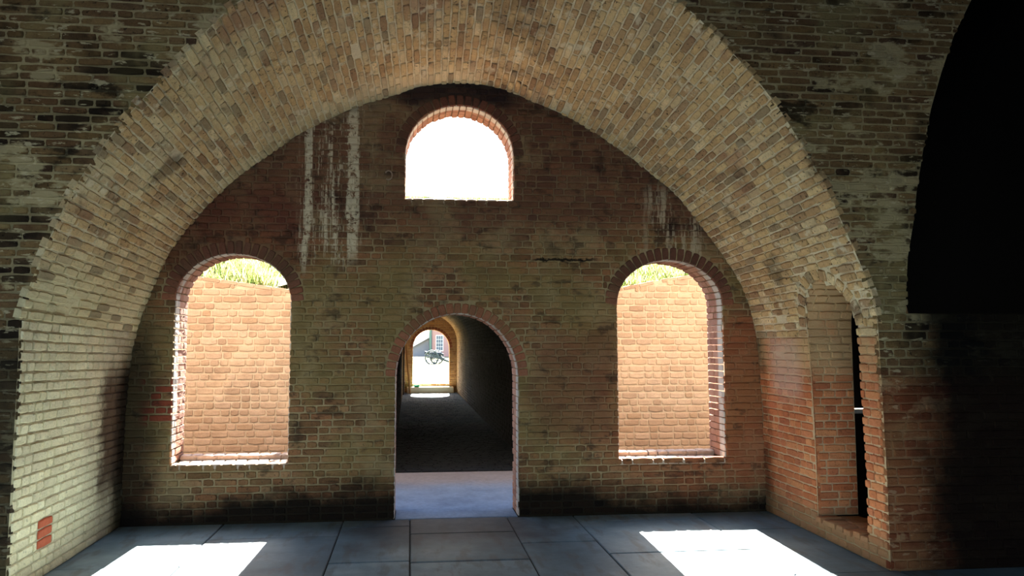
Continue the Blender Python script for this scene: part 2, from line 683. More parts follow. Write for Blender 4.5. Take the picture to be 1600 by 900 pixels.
# vault: tan lime-washed brick
VAULT = brick_pair('vault', [lin(188, 154, 108), lin(210, 180, 132), lin(172, 136, 96), lin(200, 166, 118), lin(148, 114, 84), lin(216, 190, 146)], lin(230, 212, 176), [
    wash(lambda g: g.mul(g.step(g.x, -.6, -1.7), g.step(g.noise(1.5, 4, .6), .42, .6)), .55, lin(206, 190, 150)),
    wash(patches(1.3, .56, .68, (5, 2, 0)), .45, lin(150, 104, 84)),
    soot_shade(patches(2.4, .58, .70, (1, 8, 3)), .6, lin(74, 58, 44)),
    soot_shade(patches(15, .60, .68, (4, 1, 1)), .5, lin(60, 46, 36)),
    wash(lambda g: g.mul(g.step(ragged(g, g.y, 4, .12), 6.65, 6.95), g.band(g.x, -1.2, -.3, .5, .8)), .6, lin(205, 188, 152)),
    wash(patches(6, .58, .66, (3, 3, 9)), .6, lin(222, 208, 176)),
    wash(lambda g: g.mul(g.step(g.x, -1.6, -2.2), g.step(ragged(g, g.z, 3, .25), 2.5, 1.95)), .75, lin(208, 194, 154)),
    soot_shade(lambda g: g.mul(g.mul(g.step(g.x, .45, .8), g.band(g.x, .4, .8, 1.0, 1.5)), g.step(g.noise(3.3, 4, .6, off=(2, 7, 0)), .42, .58)), .45, lin(82, 56, 44)),
    dark_ones,
], pit=.85, var=.7)
LWALL = brick_pair('left_wall', [lin(222, 208, 168), lin(230, 218, 180), lin(210, 196, 160), lin(226, 212, 174)], lin(208, 194, 158), [
    wash(patches(2.0, .5, .7, (2, 0, 1)), .4, lin(182, 164, 138)),
    soot_shade(lambda g: g.mul(g.step(ragged(g, ragged(g, g.y, 3, .22), 12, .1), 6.42, 6.66), g.band(ragged(g, g.z, 4, .15), .2, .55, 1.25, 1.6)), .96, lin(24, 18, 15)),
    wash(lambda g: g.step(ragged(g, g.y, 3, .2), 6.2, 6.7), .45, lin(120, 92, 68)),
    soot_shade(lambda g: g.mul(g.step(ragged(g, g.y, 4, .12), 6.75, 7.0), g.step(g.z, 1.7, 1.3)), .85, lin(22, 17, 14)),
], pit=.35, var=.3)
RWALL = brick_pair('right_wall', [lin(170, 98, 62), lin(186, 112, 72), lin(158, 90, 60), lin(196, 128, 84), lin(176, 104, 70)], lin(206, 172, 134), [
    wash(lambda g: g.mul(g.step(ragged(g, g.z, 3, .12), 1.25, 1.6), g.step(g.noise(2, 4), .25, .5)), .8, lin(186, 156, 114)),
    wash(lambda g: g.mul(g.band(g.y, 6.2, 6.4, 6.7, 6.95), g.band(ragged(g, g.z, 3, .2), 1.0, 1.3, 1.6, 1.8)), .5, lin(196, 168, 150)),
    wash(lambda g: g.step(ragged(g, g.z, 4, .12), .3, .12), .55, lin(146, 130, 96)),
    soot_shade(lambda g: g.mul(g.step(ragged(g, g.y, 4, .08), 6.86, 7.05), g.step(g.noise(3, 4), .4, .6)), .6, lin(34, 26, 20)),  # darker towards the rear corner
], pit=.4)
# near wall around the arch: brown with olive and lime smears, black patches
def near_shade_edge(g): return g.step(ragged(g, ragged(g, g.x, 3.0, .25), 9, .10), 3.55, 4.05)  # shade painted into the lower right of the near wall
def near_low_shade(g): return g.mul(near_shade_edge(g), g.step(ragged(g, g.z, 3, .1), 2.15, 1.95))


def near_coal(g, c, kind, r):
    zone = g.step(g.noise(1.5, 4, .6, off=(6, 0, 2)), .44, .6)
    if kind == 0:
        zone = g.mul(zone, g.step(r, .45, .55))
    else:
        zone = g.mul(zone, .45)
    return g.mix(g.mul(zone, .86), c, lin(20, 16, 13))


NEAR = brick_pair('near_wall', [lin(116, 90, 58), lin(138, 110, 72), lin(100, 72, 48), lin(148, 120, 82), lin(86, 62, 46), lin(126, 98, 62)], lin(188, 168, 126), [
    wash(patches(1.7, .5, .64, (2, 0, 6)), .5, lin(154, 140, 94)),
    near_coal,
    soot_shade(patches(2.1, .58, .66, (6, 0, 2), (1, 1, 2.0)), .8, lin(20, 16, 13)),
    wash(patches(2.6, .56, .62, (1, 0, 9), (1, 1, 2.2)), .72, lin(190, 172, 130)),
    wash(patches(9, .60, .66, (5, 0, 3), (1, 1, 3)), .7, lin(206, 190, 152)),
    wash(lambda g: g.mul(g.step(g.x, 2.5, 3.2), g.step(ragged(g, g.z, 3, .12), 1.5, 1.3)), .6, lin(140, 72, 44)),
    soot_shade(lambda g: g.mul(g.step(ragged(g, g.z, 2, .25), 2.0, 1.6), g.step(g.x, -2, -2.4)), .75, lin(34, 30, 22)),  # darker low down at the left
    soot_shade(near_low_shade, .96, lin(9, 8, 7)),
], pit=.75, var=.8)
COURT = brick_pair('courtyard', [lin(160, 136, 110), lin(172, 148, 122), lin(148, 124, 100), lin(176, 153, 128), lin(156, 131, 104)], lin(200, 182, 154), [
    wash(patches(1.6, .52, .66, (0, 0, 3)), .45, lin(192, 168, 138)),
    wash(lambda g: g.step(ragged(g, g.z, 3, .25), .95, .5), .30, lin(152, 116, 86)),
], pit=.15, var=.35)
RINGM = brick_pair('arch_ring', [lin(134, 84, 62), lin(150, 98, 74), lin(120, 76, 58), lin(146, 90, 66)], lin(176, 146, 112), [
    wash(lambda g: g.mul(g.step(g.z, 1.2, 1.9), g.step(g.noise(3, 4), .45, .65)), .45, lin(112, 86, 58)),
    soot_shade(lambda g: g.step(g.z, 2.0, 2.3), .6, lin(52, 38, 36)),
], pit=.3)
REVEAL = brick_pair('reveal', [lin(160, 116, 92), lin(172, 128, 104), lin(144, 100, 80)], lin(190, 172, 152), [
    wash(lambda g: g.mul(g.step(g.y, 7.26, 7.21), g.step(g.noise(4, 4), .28, .45)), .85, lin(190, 184, 172)),
], pit=.3)
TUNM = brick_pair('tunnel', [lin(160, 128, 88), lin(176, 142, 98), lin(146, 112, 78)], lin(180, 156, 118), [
    soot_shade(lambda g: g.step(ragged(g, g.y, .6, 1.5), 24.6, 19.5), .985, lin(7, 8, 9)),  # light falloff painted in: black towards the courtyard, bare brick at the exit
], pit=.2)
RED = plain('red_brick', lin(186, 96, 68), .9, grain=.25)
BAY_SHADE = plain('bay_shade_black', lin(20, 17, 15), .95)  # near-black colour stands in for the darkness of the bay

g = G('slab_floor')
n1, n2, n3 = g.noise(1.3, 5, .6), g.noise(9, 5, .65), g.noise(2.2, 4, .6, stretch=(3.5, 1, 1))
c = g.ramp(n1, [(.3, lin(82, 100, 108)), (.5, lin(106, 124, 132)), (.7, lin(132, 146, 150))])
c = g.mix(1.0, c, g.grey(g.add(.72, g.mul(g.rnd(), .35))), 'MULTIPLY')
c = g.mix(g.mul(g.step(n3, .5, .66), .45), c, lin(84, 78, 70))
c = g.mix(.5, c, g.grey(g.add(.3, g.mul(n2, 1.4))), 'MULTIPLY')
door_dark = g.mul(g.band(ragged(g, g.x, 2, .4), -.8, -.1, .95, 1.6), g.step(ragged(g, g.y, 3, .3), 5.7, 6.7))  # floor darker in front of the doorway
c = g.mix(g.mul(door_dark, .85), c, lin(46, 40, 36))
SLAB = g.done(c, g.add(n2, g.mul(n1, .6)), .004, .5, g.add(.42, g.mul(n2, .3)))
BED = plain('joint_grit', lin(40, 38, 36), .95)
g = G('courtyard_floor')
n1, n2 = g.noise(2.2, 5, .6), g.noise(24, 5, .6)
c = g.ramp(n1, [(.3, lin(80, 92, 106)), (.6, lin(98, 110, 124)), (.8, lin(88, 90, 94))])
c = g.mix(g.mul(g.step(ragged(g, g.y, 2, .3), 8.5, 9.3), .6), c, lin(118, 102, 86))
c = g.mix(.5, c, g.grey(g.add(.3, g.mul(n2, 1.4))), 'MULTIPLY')
YARD = g.done(c, n2, .006, .6, .8)
PAVE = brick_pair('tunnel_floor', [lin(92, 104, 112), lin(80, 92, 100), lin(104, 112, 116)], lin(70, 76, 80), [soot_shade(lambda g: g.step(ragged(g, g.y, 1, .8), 19.0, 13.5), .97, lin(7, 8, 9))], pit=.1)  # paving goes black towards the courtyard, painted-in light falloff
STONE = plain('pale_step_stone', lin(206, 196, 168), .8, grain=.1, scale=12)
g = G('parade_grass')
n1 = g.noise(.6, 5, .6)
c = g.ramp(n1, [(.3, lin(112, 112, 78)), (.7, lin(132, 128, 96))])
PARADE = g.done(c, g.noise(8, 4), .05, .4, .95)
g = G('bank_turf')
n1 = g.noise(1.2, 5, .6)
c = g.ramp(n1, [(.3, lin(96, 102, 60)), (.5, lin(120, 120, 80)), (.7, lin(142, 134, 102))])
TURF = g.done(c, g.noise(9, 4), .05, .5, .95)
g = G('grass_blade')
r = g.rnd()
c = g.ramp(r, [(.1, lin(74, 92, 44)), (.45, lin(108, 122, 66)), (.7, lin(136, 142, 90)), (.95, lin(156, 144, 108))])
g.put(g.b.inputs['Base Color'], c)
tr = g.t.nodes.new('ShaderNodeBsdfTranslucent')
g.t.links.new(c, tr.inputs[0])
mx = g.t.nodes.new('ShaderNodeMixShader')
mx.inputs[0].default_value = .5
g.t.links.new(g.b.outputs[0], mx.inputs[1])
g.t.links.new(tr.outputs[0], mx.inputs[2])
g.t.links.new(mx.outputs[0], g.t.nodes['Material Output'].inputs[0])
BLADE = g.m

# ------------------------------------------------------------------ structure
along = lambda y0: (lambda x, z, d: (x, y0 + d, z))

# rear wall -------------------------------------------------------------
wall_back = flat_poly('wall_back', [(-7, -.1), (10, -.1), (10, 6.0), (-7, 6.0)], [WIN_L.path(.012), WIN_R.path(.012), WIN_T.path(.012), SUN_SLOT,
                      [(x, max(z, 0.0)) for x, z in DOOR.path(.012)]], along(YB + .012), YO - YB - .042, REAR[1], None, 'structure')
OUTF = plain('outer_brick_face', lin(110, 99, 90), .92, grain=.2)
flat_poly('outer_face', [(-7, -.1), (10, -.1), (10, 6.0), (-7, 6.0)], [WIN_L.path(.012), WIN_R.path(.012), WIN_T.path(.012), SUN_SLOT,
          [(x, max(z, 0.0)) for x, z in DOOR.path(.012)]], along(YO - .03), .03, OUTF, wall_back)
tag(wall_back, 'weathered brown brick end wall pierced by an arched doorway and three arched windows', 'wall')
C = Course(1.1)


def rear_blocks(za, zb):
    zm = (za + zb) / 2
    s = span_at(PB, zm)
    bl = [(-9, 9)] if s is None else [(-9, s[0] - .03), (s[1] + .03, 9)]
    for o in (WIN_L, WIN_R, WIN_T, DOOR):
        bl += o.block(za, zb)
    return bl


lay_flat(C, (0, YB, 0), (1, 0, 0), (0, 0, 1), (0, -1, 0), -2.7, 3.6, 0.005, 4.25, .0662, .208, .104, 'flemish', rear_blocks, jit=.005)
C.lay(wall_back, REAR[0])


def arch_ring(o, parent, n_steps, mats, y, name='voussoir', wid=None, sign=-1, drop=0.0):
    """wedge bricks round an arched head, on the wall face"""
    C = Course(1.0)
    for k in range(n_steps):
        t = PI * (k + .5) / n_steps
        ang = (math.cos(PI - t), math.sin(PI - t))
        g_ = o.ring / 2
        p = Vector((o.c + (o.a + g_) * ang[0], y - .004 + R.uniform(-.003, .003), o.spring + (o.rise + g_) * ang[1]))
        rad = Vector((ang[0] / (o.a), 0, ang[1] / o.rise)).normalized()
        tan = Vector((rad.z, 0, -rad.x))
        step = PI * ((o.a + o.rise) / 2 + g_) / n_steps
        C.put(p, tan, rad, (0, sign, 0), step - .009, o.ring - .008 + R.uniform(-.006, .006), 'V')
    C.lay(parent, mats[0], 300, name)


def reveal(o, parent, y0, y1, n_mid, mats, style='flemish'):
    """brick lining of an opening through a wall, plus the bed behind it"""
    P = []
    nj = max(1, round((o.spring - o.sill) / .066))
    pts = o.path(0, 40)
    left = resample([(pts[0][0], 0, pts[0][1]), (pts[1][0], 0, pts[1][1])], nj)
    head = resample([(x, 0, z) for x, z in pts[1:-1]], n_mid)
    right = resample([(pts[-2][0], 0, pts[-2][1]), (pts[-1][0], 0, pts[-1][1])], nj)
    P = left[:-1] + head[:-1] + right
    A = [Vector((p.x, y0 + .018, p.z)) for p in P]
    B = [Vector((p.x, y1, p.z)) for p in P]
    ctr = Vector((o.c, 0, (o.sill + o.spring) / 2 + .2))
    inward = lambda m: Vector((o.c - m.x, 0, (max(o.sill, min(o.spring, m.z)) - m.z)))
    C = Course(.6)
    lay_loft(C, A, B, inward, .2, .1, style, ragged=.002, jit=.0012, joint=.007)
    C.lay(parent, mats[0], 200)


def sill_of(o, parent):
    """bricks laid flat on the sill and a low upstand at its outer edge"""
    C = Course(1.0)
    lay_flat(C, (0, YB, o.sill), (1, 0, 0), (0, 1, 0), (0, 0, 1), o.x0, o.x1, 0.0, .26, .13, .105, .1, 'stretch', lambda a, b: [], jit=.002)
    up = o.sill + .045
    lay_flat(C, (0, YB + .26, o.sill - .02), (1, 0, 0), (0, 0, 1), (0, -1, 0), o.x0, o.x1, 0, .065, .065, .2, .1, 'stretch', lambda a, b: [], jit=.002)
    lay_flat(C, (0, YB + .262, up), (1, 0, 0), (0, 1, 0), (0, 0, 1), o.x0, o.x1, 0, .14, .14, .105, .1, 'stretch', lambda a, b: [], jit=.002)
    C.lay(parent, SILLM, 200)


g = G('lime_sill')
n1 = g.noise(20, 4)
SILLM = g.done(g.mix(n1, lin(196, 176, 156), lin(150, 118, 100)), n1, .004, .6, .85)

for nm, o, nmid, lab in (('window_1', WIN_L, 22, 'tall arched window opening in the brick wall, the one left of the doorway'),
                         ('window_2', WIN_R, 22, 'tall arched window opening in the brick wall, the one right of the doorway'),
                         ('window_3', WIN_T, 24, 'short arched window opening high above the doorway, white sky behind')):
    e = empty(nm, (0, 0, 0))
    tag(e, lab, 'window', 'structure')
    reveal(o, e, YB, YO, nmid, REVEAL)
    sill_of(o, e)
    arch_ring(o, e, 24 if o is not WIN_T else 23, RINGM, YB)
e = e_door = empty('door_1')
tag(e, 'arched brick doorway with red wedge bricks at the foot of the end wall', 'doorway', 'structure')
reveal(DOOR, e, YB, YO, 26, REVEAL)
arch_ring(DOOR, e, 27, RINGM, YB)

# vault and side walls ----------------------------------------------------
def inward(m): return Vector((.47 - m.x, 0, 1.5 - m.z if m.z > 1.7 else 0))


def bed(name, A, B, mat, back, hole=None, cols=40):
    v, f = [], []
    n = len(A)
    for r in range(n):
        a, b = Vector(A[r]), Vector(B[r])
        o = inward((a + b) / 2).normalized() * -back
        for k in range(cols + 1):
            v.append(a.lerp(b, k / cols) + o)
    for r in range(n - 1):
        for k in range(cols):
            i = r * (cols + 1) + k
            q = (i, i + 1, i + cols + 2, i + cols + 1)
            m = sum((v[j] for j in q), Vector()) / 4
            if hole and hole(m):
                continue
            f.append(q)
    return mesh(name, v, f, mat, None, 'structure')


def side_blocks(r, m):
    if m.x < 2:
        return []
    return [(a - YF, b - YF) for a, b in SIDE.block(m.z - .034, m.z + .034, True)]


in_side = lambda m: m.x > 2 and SIDE.hit(m.y, m.z)
ceiling = bed('ceiling', PF[NL:NR + 1], PB[NL:NR + 1], VAULT[1], .012, in_side)
tag(ceiling, 'tan brick barrel vault arching over the casemate', 'vault')
C = Course(1.15)
lay_loft(C, PF[NL:NR + 1], PB[NL:NR + 1], inward, .2, .115, 'mixed', side_blocks, ragged=.03, jit=.0055)
C.lay(ceiling, VAULT[0])
wall_left = bed('wall_left', PF[:NL + 1], PB[:NL + 1], LWALL[1], .010)
tag(wall_left, 'pale lime-washed brick side wall under the left spring of the vault', 'wall')
C = Course(1.0)
for r in range(3, 6):                                   # three bare red bricks one above the other
    ta, tb = (5.535 - YF) / (YB - YF), (5.745 - YF) / (YB - YF)
    q0, q1 = (PF[r] + PF[r + 1]) / 2, (PB[r] + PB[r + 1]) / 2
    u = (q1 - q0).normalized()
    C.put(q0.lerp(q1, (ta + tb) / 2) + Vector((.003, 0, 0)), u, (0, 0, 1), Vector((u.y, -u.x, 0)), .198, .060, 'S', RED)
lay_loft(C, PF[:NL + 1], PB[:NL + 1], inward, .205, .105, 'flemish', lambda r, m: [(5.53 - YF, 5.75 - YF)] if 3 <= r < 6 else [], ragged=.001, jit=.003, start=.016)
C.lay(wall_left, LWALL[0])
wall_right = bed('wall_right', PF[NR:], PB[NR:], RWALL[1], .010, in_side)
tag(wall_right, 'orange-red brick side wall with a narrow arched side doorway', 'wall')
C = Course(1.0)
lay_loft(C, PF[NR:], PB[NR:], inward, .205, .105, 'flemish', side_blocks, ragged=.001, jit=.003, start=.016)
C.lay(wall_right, RWALL[0])

# side doorway lining (runs along X)
door_2 = empty('door_2')
tag(door_2, 'narrow arched side doorway with a raised sill in the right wall', 'doorway', 'structure')
pts = SIDE.path(0, 40)
nj = round((SIDE.spring - SIDE.sill) / .066)
P = resample([(0, *pts[0]), (0, *pts[1])], nj)[:-1] + resample([(0, *p) for p in pts[1:-1]], 15)[:-1] + resample([(0, *pts[-2]), (0, *pts[-1])], nj)


def wall_x(y, z):
    """x of the right-hand wall or vault at (y, z)"""
    t = (y - YF) / (YB - YF)
    a, b = span_at(PF, z), span_at(PB, z)
    return a[1] + (b[1] - a[1]) * t


A = [Vector((wall_x(p.y, max(.02, p.z)) + .018, p.y, p.z)) for p in P]
B = [Vector((3.88, p.y, p.z)) for p in P]
C = Course(1.0)
lay_loft(C, A, B, lambda m: Vector((0, SIDE.c - m.y, max(SIDE.sill, min(SIDE.spring, m.z)) - m.z)), .2, .11, 'flemish', ragged=.004)
C.lay(door_2, RWALL[0])
v = [p + Vector((.01, (p.y - SIDE.c) * .03, (.012 if p.z > SIDE.spring else 0))) for p in A] + [p + Vector((0, (p.y - SIDE.c) * .03, (.012 if p.z > SIDE.spring else 0))) for p in B]
n = len(A)
mesh('mortar_bed', v, [(k, k + 1, n + k + 1, n + k) for k in range(n - 1)], RWALL[1], door_2)
C = Course(1.1)                                         # sill of the side doorway and its ring
lay_flat(C, (0, SIDE.x0, SIDE.sill), (1, 0, 0), (0, 1, 0), (0, 0, 1), 3.47, 3.9, 0, .72, .103, .21, .1, 'stretch', lambda a, b: [], jit=.006)
C.lay(door_2, RWALL[0], 100, 'sill_brick')
C = Course(1.1)
for k in range(13):
    t = PI * (k + .5) / 13
    ca, sa = -math.cos(t), math.sin(t)
    y, z = SIDE.c + (SIDE.a + .05) * ca, SIDE.spring + (SIDE.rise + .05) * sa
    rad = Vector((0, ca / SIDE.a, sa / SIDE.rise)).normalized()
    x = wall_x(y, z)
    d = Vector((wall_x(y, z + .05) - wall_x(y, z - .05), 0, .1)).normalized()
    nn = Vector((-d.z, 0, d.x))
    rad = (rad - nn * rad.dot(nn)).normalized()
    C.put((x - .004, y, z), nn.cross(rad), rad, nn, .088, .095, 'V')
C.lay(door_2, VAULT[0], 40, 'voussoir')

# near wall with the big arch, open to a dark bay at the right --------------
BAY = [(3.70, 1.87), (3.705, 2.0), (3.735, 2.3), (3.79, 2.55), (3.83, 2.8), (3.90, 3.13), (3.98, 3.45), (4.08, 3.74), (4.2, 4.04), (4.36, 4.33), (4.62, 4.65), (5.0, 4.95), (6.0, 5.3), (8.2, 5.3), (8.2, 1.87)]
arch = [(p.x, p.z) for p in PF]
side_l = [(x - .012, z + .01) for x, z in arch if x < .45]
side_r = [(x + .012, z + .01) for x, z in arch if x > .45]
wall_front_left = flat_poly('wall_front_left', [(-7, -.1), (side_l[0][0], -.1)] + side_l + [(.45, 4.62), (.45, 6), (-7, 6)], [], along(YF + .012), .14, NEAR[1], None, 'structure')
tag(wall_front_left, 'weathered brick face to the left of the large arch nearest the camera', 'wall')
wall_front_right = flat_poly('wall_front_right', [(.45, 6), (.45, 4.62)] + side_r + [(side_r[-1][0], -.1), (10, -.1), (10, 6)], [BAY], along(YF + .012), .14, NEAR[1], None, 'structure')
tag(wall_front_right, 'patchy brick pier and face, shade painted in low at the right, between the large arch and the black bay', 'wall')


def bay_x(z):
    for (a, za), (b, zb) in zip(BAY, BAY[1:-2]):
        if za <= z <= zb:
            return a + (b - a) * (z - za) / max(1e-6, zb - za)
    return None


def near_blocks(za, zb):
    zm = (za + zb) / 2
    s = span_at(PF, zm)
    bl = []
    if s:
        bl.append((s[0] + R.uniform(-.012, .004) if zm > 1.8 else s[0] + .002, s[1] + R.uniform(-.004, .012) if zm > 1.8 else s[1] - .002))
    b = bay_x(zm)
    if b:
        bl.append((b + R.uniform(-.008, .016), 9))
    return bl


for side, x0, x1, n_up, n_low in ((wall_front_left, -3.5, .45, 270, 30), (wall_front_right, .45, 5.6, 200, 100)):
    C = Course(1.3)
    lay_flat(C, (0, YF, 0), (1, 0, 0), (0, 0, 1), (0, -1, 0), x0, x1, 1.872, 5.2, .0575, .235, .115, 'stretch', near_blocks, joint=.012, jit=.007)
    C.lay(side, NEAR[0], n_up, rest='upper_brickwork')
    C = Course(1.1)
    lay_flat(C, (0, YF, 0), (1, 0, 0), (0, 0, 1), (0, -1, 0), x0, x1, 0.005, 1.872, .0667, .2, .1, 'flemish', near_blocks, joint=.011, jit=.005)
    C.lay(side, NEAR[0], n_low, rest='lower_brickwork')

# dark neighbouring bay
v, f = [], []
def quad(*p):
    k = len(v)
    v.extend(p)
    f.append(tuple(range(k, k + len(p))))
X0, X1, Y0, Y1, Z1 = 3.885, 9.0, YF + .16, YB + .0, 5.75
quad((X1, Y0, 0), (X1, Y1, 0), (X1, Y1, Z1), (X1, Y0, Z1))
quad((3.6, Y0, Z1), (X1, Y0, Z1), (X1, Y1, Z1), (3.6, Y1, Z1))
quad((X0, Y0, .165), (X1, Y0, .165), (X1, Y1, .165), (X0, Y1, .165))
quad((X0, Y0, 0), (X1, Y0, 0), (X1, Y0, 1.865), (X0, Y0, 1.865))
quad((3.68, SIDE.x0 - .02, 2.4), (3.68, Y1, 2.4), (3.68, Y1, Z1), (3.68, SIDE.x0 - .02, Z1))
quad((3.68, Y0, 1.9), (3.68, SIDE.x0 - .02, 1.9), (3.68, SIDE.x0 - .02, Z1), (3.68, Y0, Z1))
wall_bay = mesh('wall_neighbour', v, f, BAY_SHADE, None, 'structure')
tag(wall_bay, 'interior of the unlit bay, its shade painted black, beyond the right edge of the arch', 'wall')
flat_poly('rear_lining', [(X0, .165), (X1, .165), (X1, Z1), (3.6, Z1), (3.6, 2.2), (X0, 2.2)], [[(4.02, 1.28), (4.32, 1.28), (4.32, 1.56), (4.02, 1.56)]], along(YB - .05), .05, BAY_SHADE, wall_bay)

# floor -------------------------------------------------------------------
floor = block('floor', (-7, -4.5, -.12), (10, YO + .0, -.012), BED, None, 'structure')
tag(floor, 'floor of large worn grey stone slabs with dark joints', 'floor')
XS = [-7, -5.2, -3.9, -2.62, -1.68, -.6, .015, .935, 1.575, 2.75, 3.55, 5.0, 7.0, 10]
CUTS = {4: [6.55, 5.1], 5: [5.76, 6.84], 6: [5.72, 6.55], 7: [6.18], 8: [5.8, 6.84], 9: [5.15, 6.42], 10: [6.42]}
k = 0
for i in range(len(XS) - 1):
    ys = [-4.5] + [y for y in (-3.2 + .17 * i % .9, -1.9, -.6 + .23 * i % .7, .8, 2.1 + .19 * i % .6, 3.4, 4.5)] + sorted(CUTS.get(i, [5.8])) + [YB - .004]
    ys = sorted(set(round(y, 3) for y in ys))
    for a, b in zip(ys, ys[1:]):
        if b - a < .1:
            continue
        if -2.7 > XS[i + 1] or XS[i] > 3.5:
            b = min(b, YF)
        if b - a < .1:
            continue
        o = block('slab', (XS[i] + .005, a + .005, -.05), (XS[i + 1] - .005, b - .005, R.uniform(-.003, .003)), SLAB, floor, None, .006)
block('threshold', (DOOR.x0 + .005, YB, -.05), (DOOR.x1 - .005, YO + .02, .006), YARD, e_door, None, .006)

# gallery the visitor stands in -------------------------------------------
GREY = brick_pair('gallery', [lin(110, 90, 66)], lin(120, 98, 70), [])[1]
tag(block('ceiling_gallery', (-7, -4.5, 5.9), (10, YO, 6.2), GREY, None, 'structure'), 'brick ceiling of the gallery behind and above the camera', 'ceiling')
tag(block('wall_gallery_left', (-7.3, -4.5, -.1), (-7, YO, 6.2), GREY, None, 'structure'), 'side wall of the gallery beyond the left edge of the view', 'wall')
tag(block('wall_gallery_right', (10, -4.5, -.1), (10.3, YO, 6.2), GREY, None, 'structure'), 'side wall of the gallery beyond the right edge of the view', 'wall')
ARC = Opening(-5.8, .8, 0.0, 2.2, 2.6)
tag(flat_poly('wall_gallery_rear', [(-7.3, -.1), (10.3, -.1), (10.3, 6.2), (-7.3, 6.2)], [[(x, max(.0, z)) for x, z in ARC.path(0, 24)]], along(-4.9), .4, GREY, None, 'structure'),
    'rear gallery wall behind the camera with one open archway', 'wall')

# courtyard ---------------------------------------------------------------
TOP = [(-12, 2.7), (-2.87, 2.525), (-1.58, 2.345), (-.8, 2.25), (-.75, 3.5), (1.75, 3.5), (1.8, 2.22), (2.89, 2.41), (3.43, 2.52), (4.17, 2.63), (12, 2.8)]  # middle raised out of view, added to keep sun off the doorway


def top_z(x):
    for (a, za), (b, zb) in zip(TOP, TOP[1:]):
        if a <= x <= b:
            return za + (zb - za) * (x - a) / (b - a)
    return 2.6


wall_court = flat_poly('wall_courtyard', [(-12, -.1), (12, -.1)] + TOP[::-1], [[(x, -.06 if z <= .001 else z) for x, z in TUN.path(.01, 24)]], along(YC + .012), .35, COURT[1], None, 'structure')
tag(wall_court, 'peach-coloured brick wall across the courtyard, seen through both tall windows', 'wall')
C = Course(1.25)


def court_blocks(za, zb):
    bl = TUN.block(za, zb, False)
    xs = [x for x in np.arange(-6.5, 7.5, .05)]
    run = None
    for x in xs:
        if top_z(x) < zb - .005:
            if run is None:
                run = x
        elif run is not None:
            bl.append((run, x))
            run = None
    if run is not None:
        bl.append((run, 9))
    return bl


def thru(p):
    t = YB / p.y
    x, z = p.x * t, EYE.z + (p.z - EYE.z) * t
    return any(o.hit(x, z) for o in (WIN_L, WIN_R, WIN_T, DOOR))


lay_flat(C, (0, YC, 0), (1, 0, 0), (0, 0, 1), (0, -1, 0), -5.5, 7.0, .0, 3.5, .0905, .213, .118, 'flemish', court_blocks, joint=.013, jit=.004)
C.lay(wall_court, COURT[0], 300, seen=thru)
C = Course(1.0)                                    # coping bricks along the sloping tops
for (a, za), (b, zb) in zip(TOP, TOP[1:]):
    if abs(b - a) < .2 or a < -9 and b < -5:
        pass
    L = math.hypot(b - a, zb - za)
    if abs(b - a) < .2:
        continue
    u = Vector(((b - a) / L, 0, (zb - za) / L))
    x = 0
    while x < L - .2:
        p = Vector((a, YC + .05, za)) + u * (x + .11)
        if -5 < p.x < 6:
            C.put(p + Vector((0, 0, .012)), u, (0, 1, 0), Vector((-u.z, 0, u.x)), .205, .1)
            C.put(p + Vector((0, -.052, -.012)), u, Vector((-u.z, 0, u.x)), (0, -1, 0), .205, .05)
        x += .22
C.lay(wall_court, COURT[0], 40, 'coping_brick', seen=thru)
tag(mesh('ground', [(-40, YO - .02, -.02), (40, YO - .02, -.02), (40, YC + .1, -.02), (-40, YC + .1, -.02)], [(0, 1, 2, 3)], YARD, None, 'structure'), 'bare sandy courtyard ground between doorway and tunnel', 'ground')
tag(mesh('ground_rear', [(-60, -60, -.13), (60, -60, -.13), (60, -4.4, -.13), (-60, -4.4, -.13)], [(0, 1, 2, 3)], YARD, None, 'structure'), 'open ground outside the gallery archway behind the camera', 'ground')

# tunnel --------------------------------------------------------------------
ceil_t = None
pts = TUN.path(0, 40)
nj = 24
TP = resample([(pts[0][0], 0, 0), (pts[1][0], 0, pts[1][1])], nj)[:-1] + resample([(x, 0, z) for x, z in pts[1:-1]], 38)[:-1] + resample([(pts[-2][0], 0, pts[-2][1]), (pts[-1][0], 0, 0)], nj)
t_in = lambda m: Vector((TUN.c - m.x, 0, max(0, min(TUN.spring, m.z)) - m.z))
v, f = [], []
for y in (YC, YE + .1):
    v += [Vector((p.x, y, p.z)) - t_in(p).normalized() * .01 for p in TP]
n = len(TP)
f = [(k, k + 1, n + k + 1, n + k) for k in range(n - 1)]
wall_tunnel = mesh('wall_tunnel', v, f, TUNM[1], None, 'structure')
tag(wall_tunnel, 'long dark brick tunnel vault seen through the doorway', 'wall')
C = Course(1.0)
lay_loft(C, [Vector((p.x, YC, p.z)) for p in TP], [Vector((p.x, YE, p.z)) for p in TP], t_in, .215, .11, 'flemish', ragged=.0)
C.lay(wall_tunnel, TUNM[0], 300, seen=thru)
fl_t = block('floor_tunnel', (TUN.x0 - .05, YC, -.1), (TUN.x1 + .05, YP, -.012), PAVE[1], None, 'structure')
tag(fl_t, 'paved floor of the tunnel, bluish at the far end, shade painted in nearer', 'floor')
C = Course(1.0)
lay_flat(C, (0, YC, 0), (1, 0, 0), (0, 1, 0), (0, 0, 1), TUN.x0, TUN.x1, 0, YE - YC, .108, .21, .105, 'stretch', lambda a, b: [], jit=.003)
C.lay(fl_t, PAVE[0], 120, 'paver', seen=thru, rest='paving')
wall_end = flat_poly('wall_tunnel_end', [(-40, -.1), (40, -.1), (40, 6.8), (-40, 6.8)], [EXIT.path(.01, 24)], along(YE + .012), YP - YE, TUNM[1], None, 'structure')
tag(wall_end, 'brick wall closing the far end of the tunnel around a bright arch', 'wall')
C = Course(1.0)
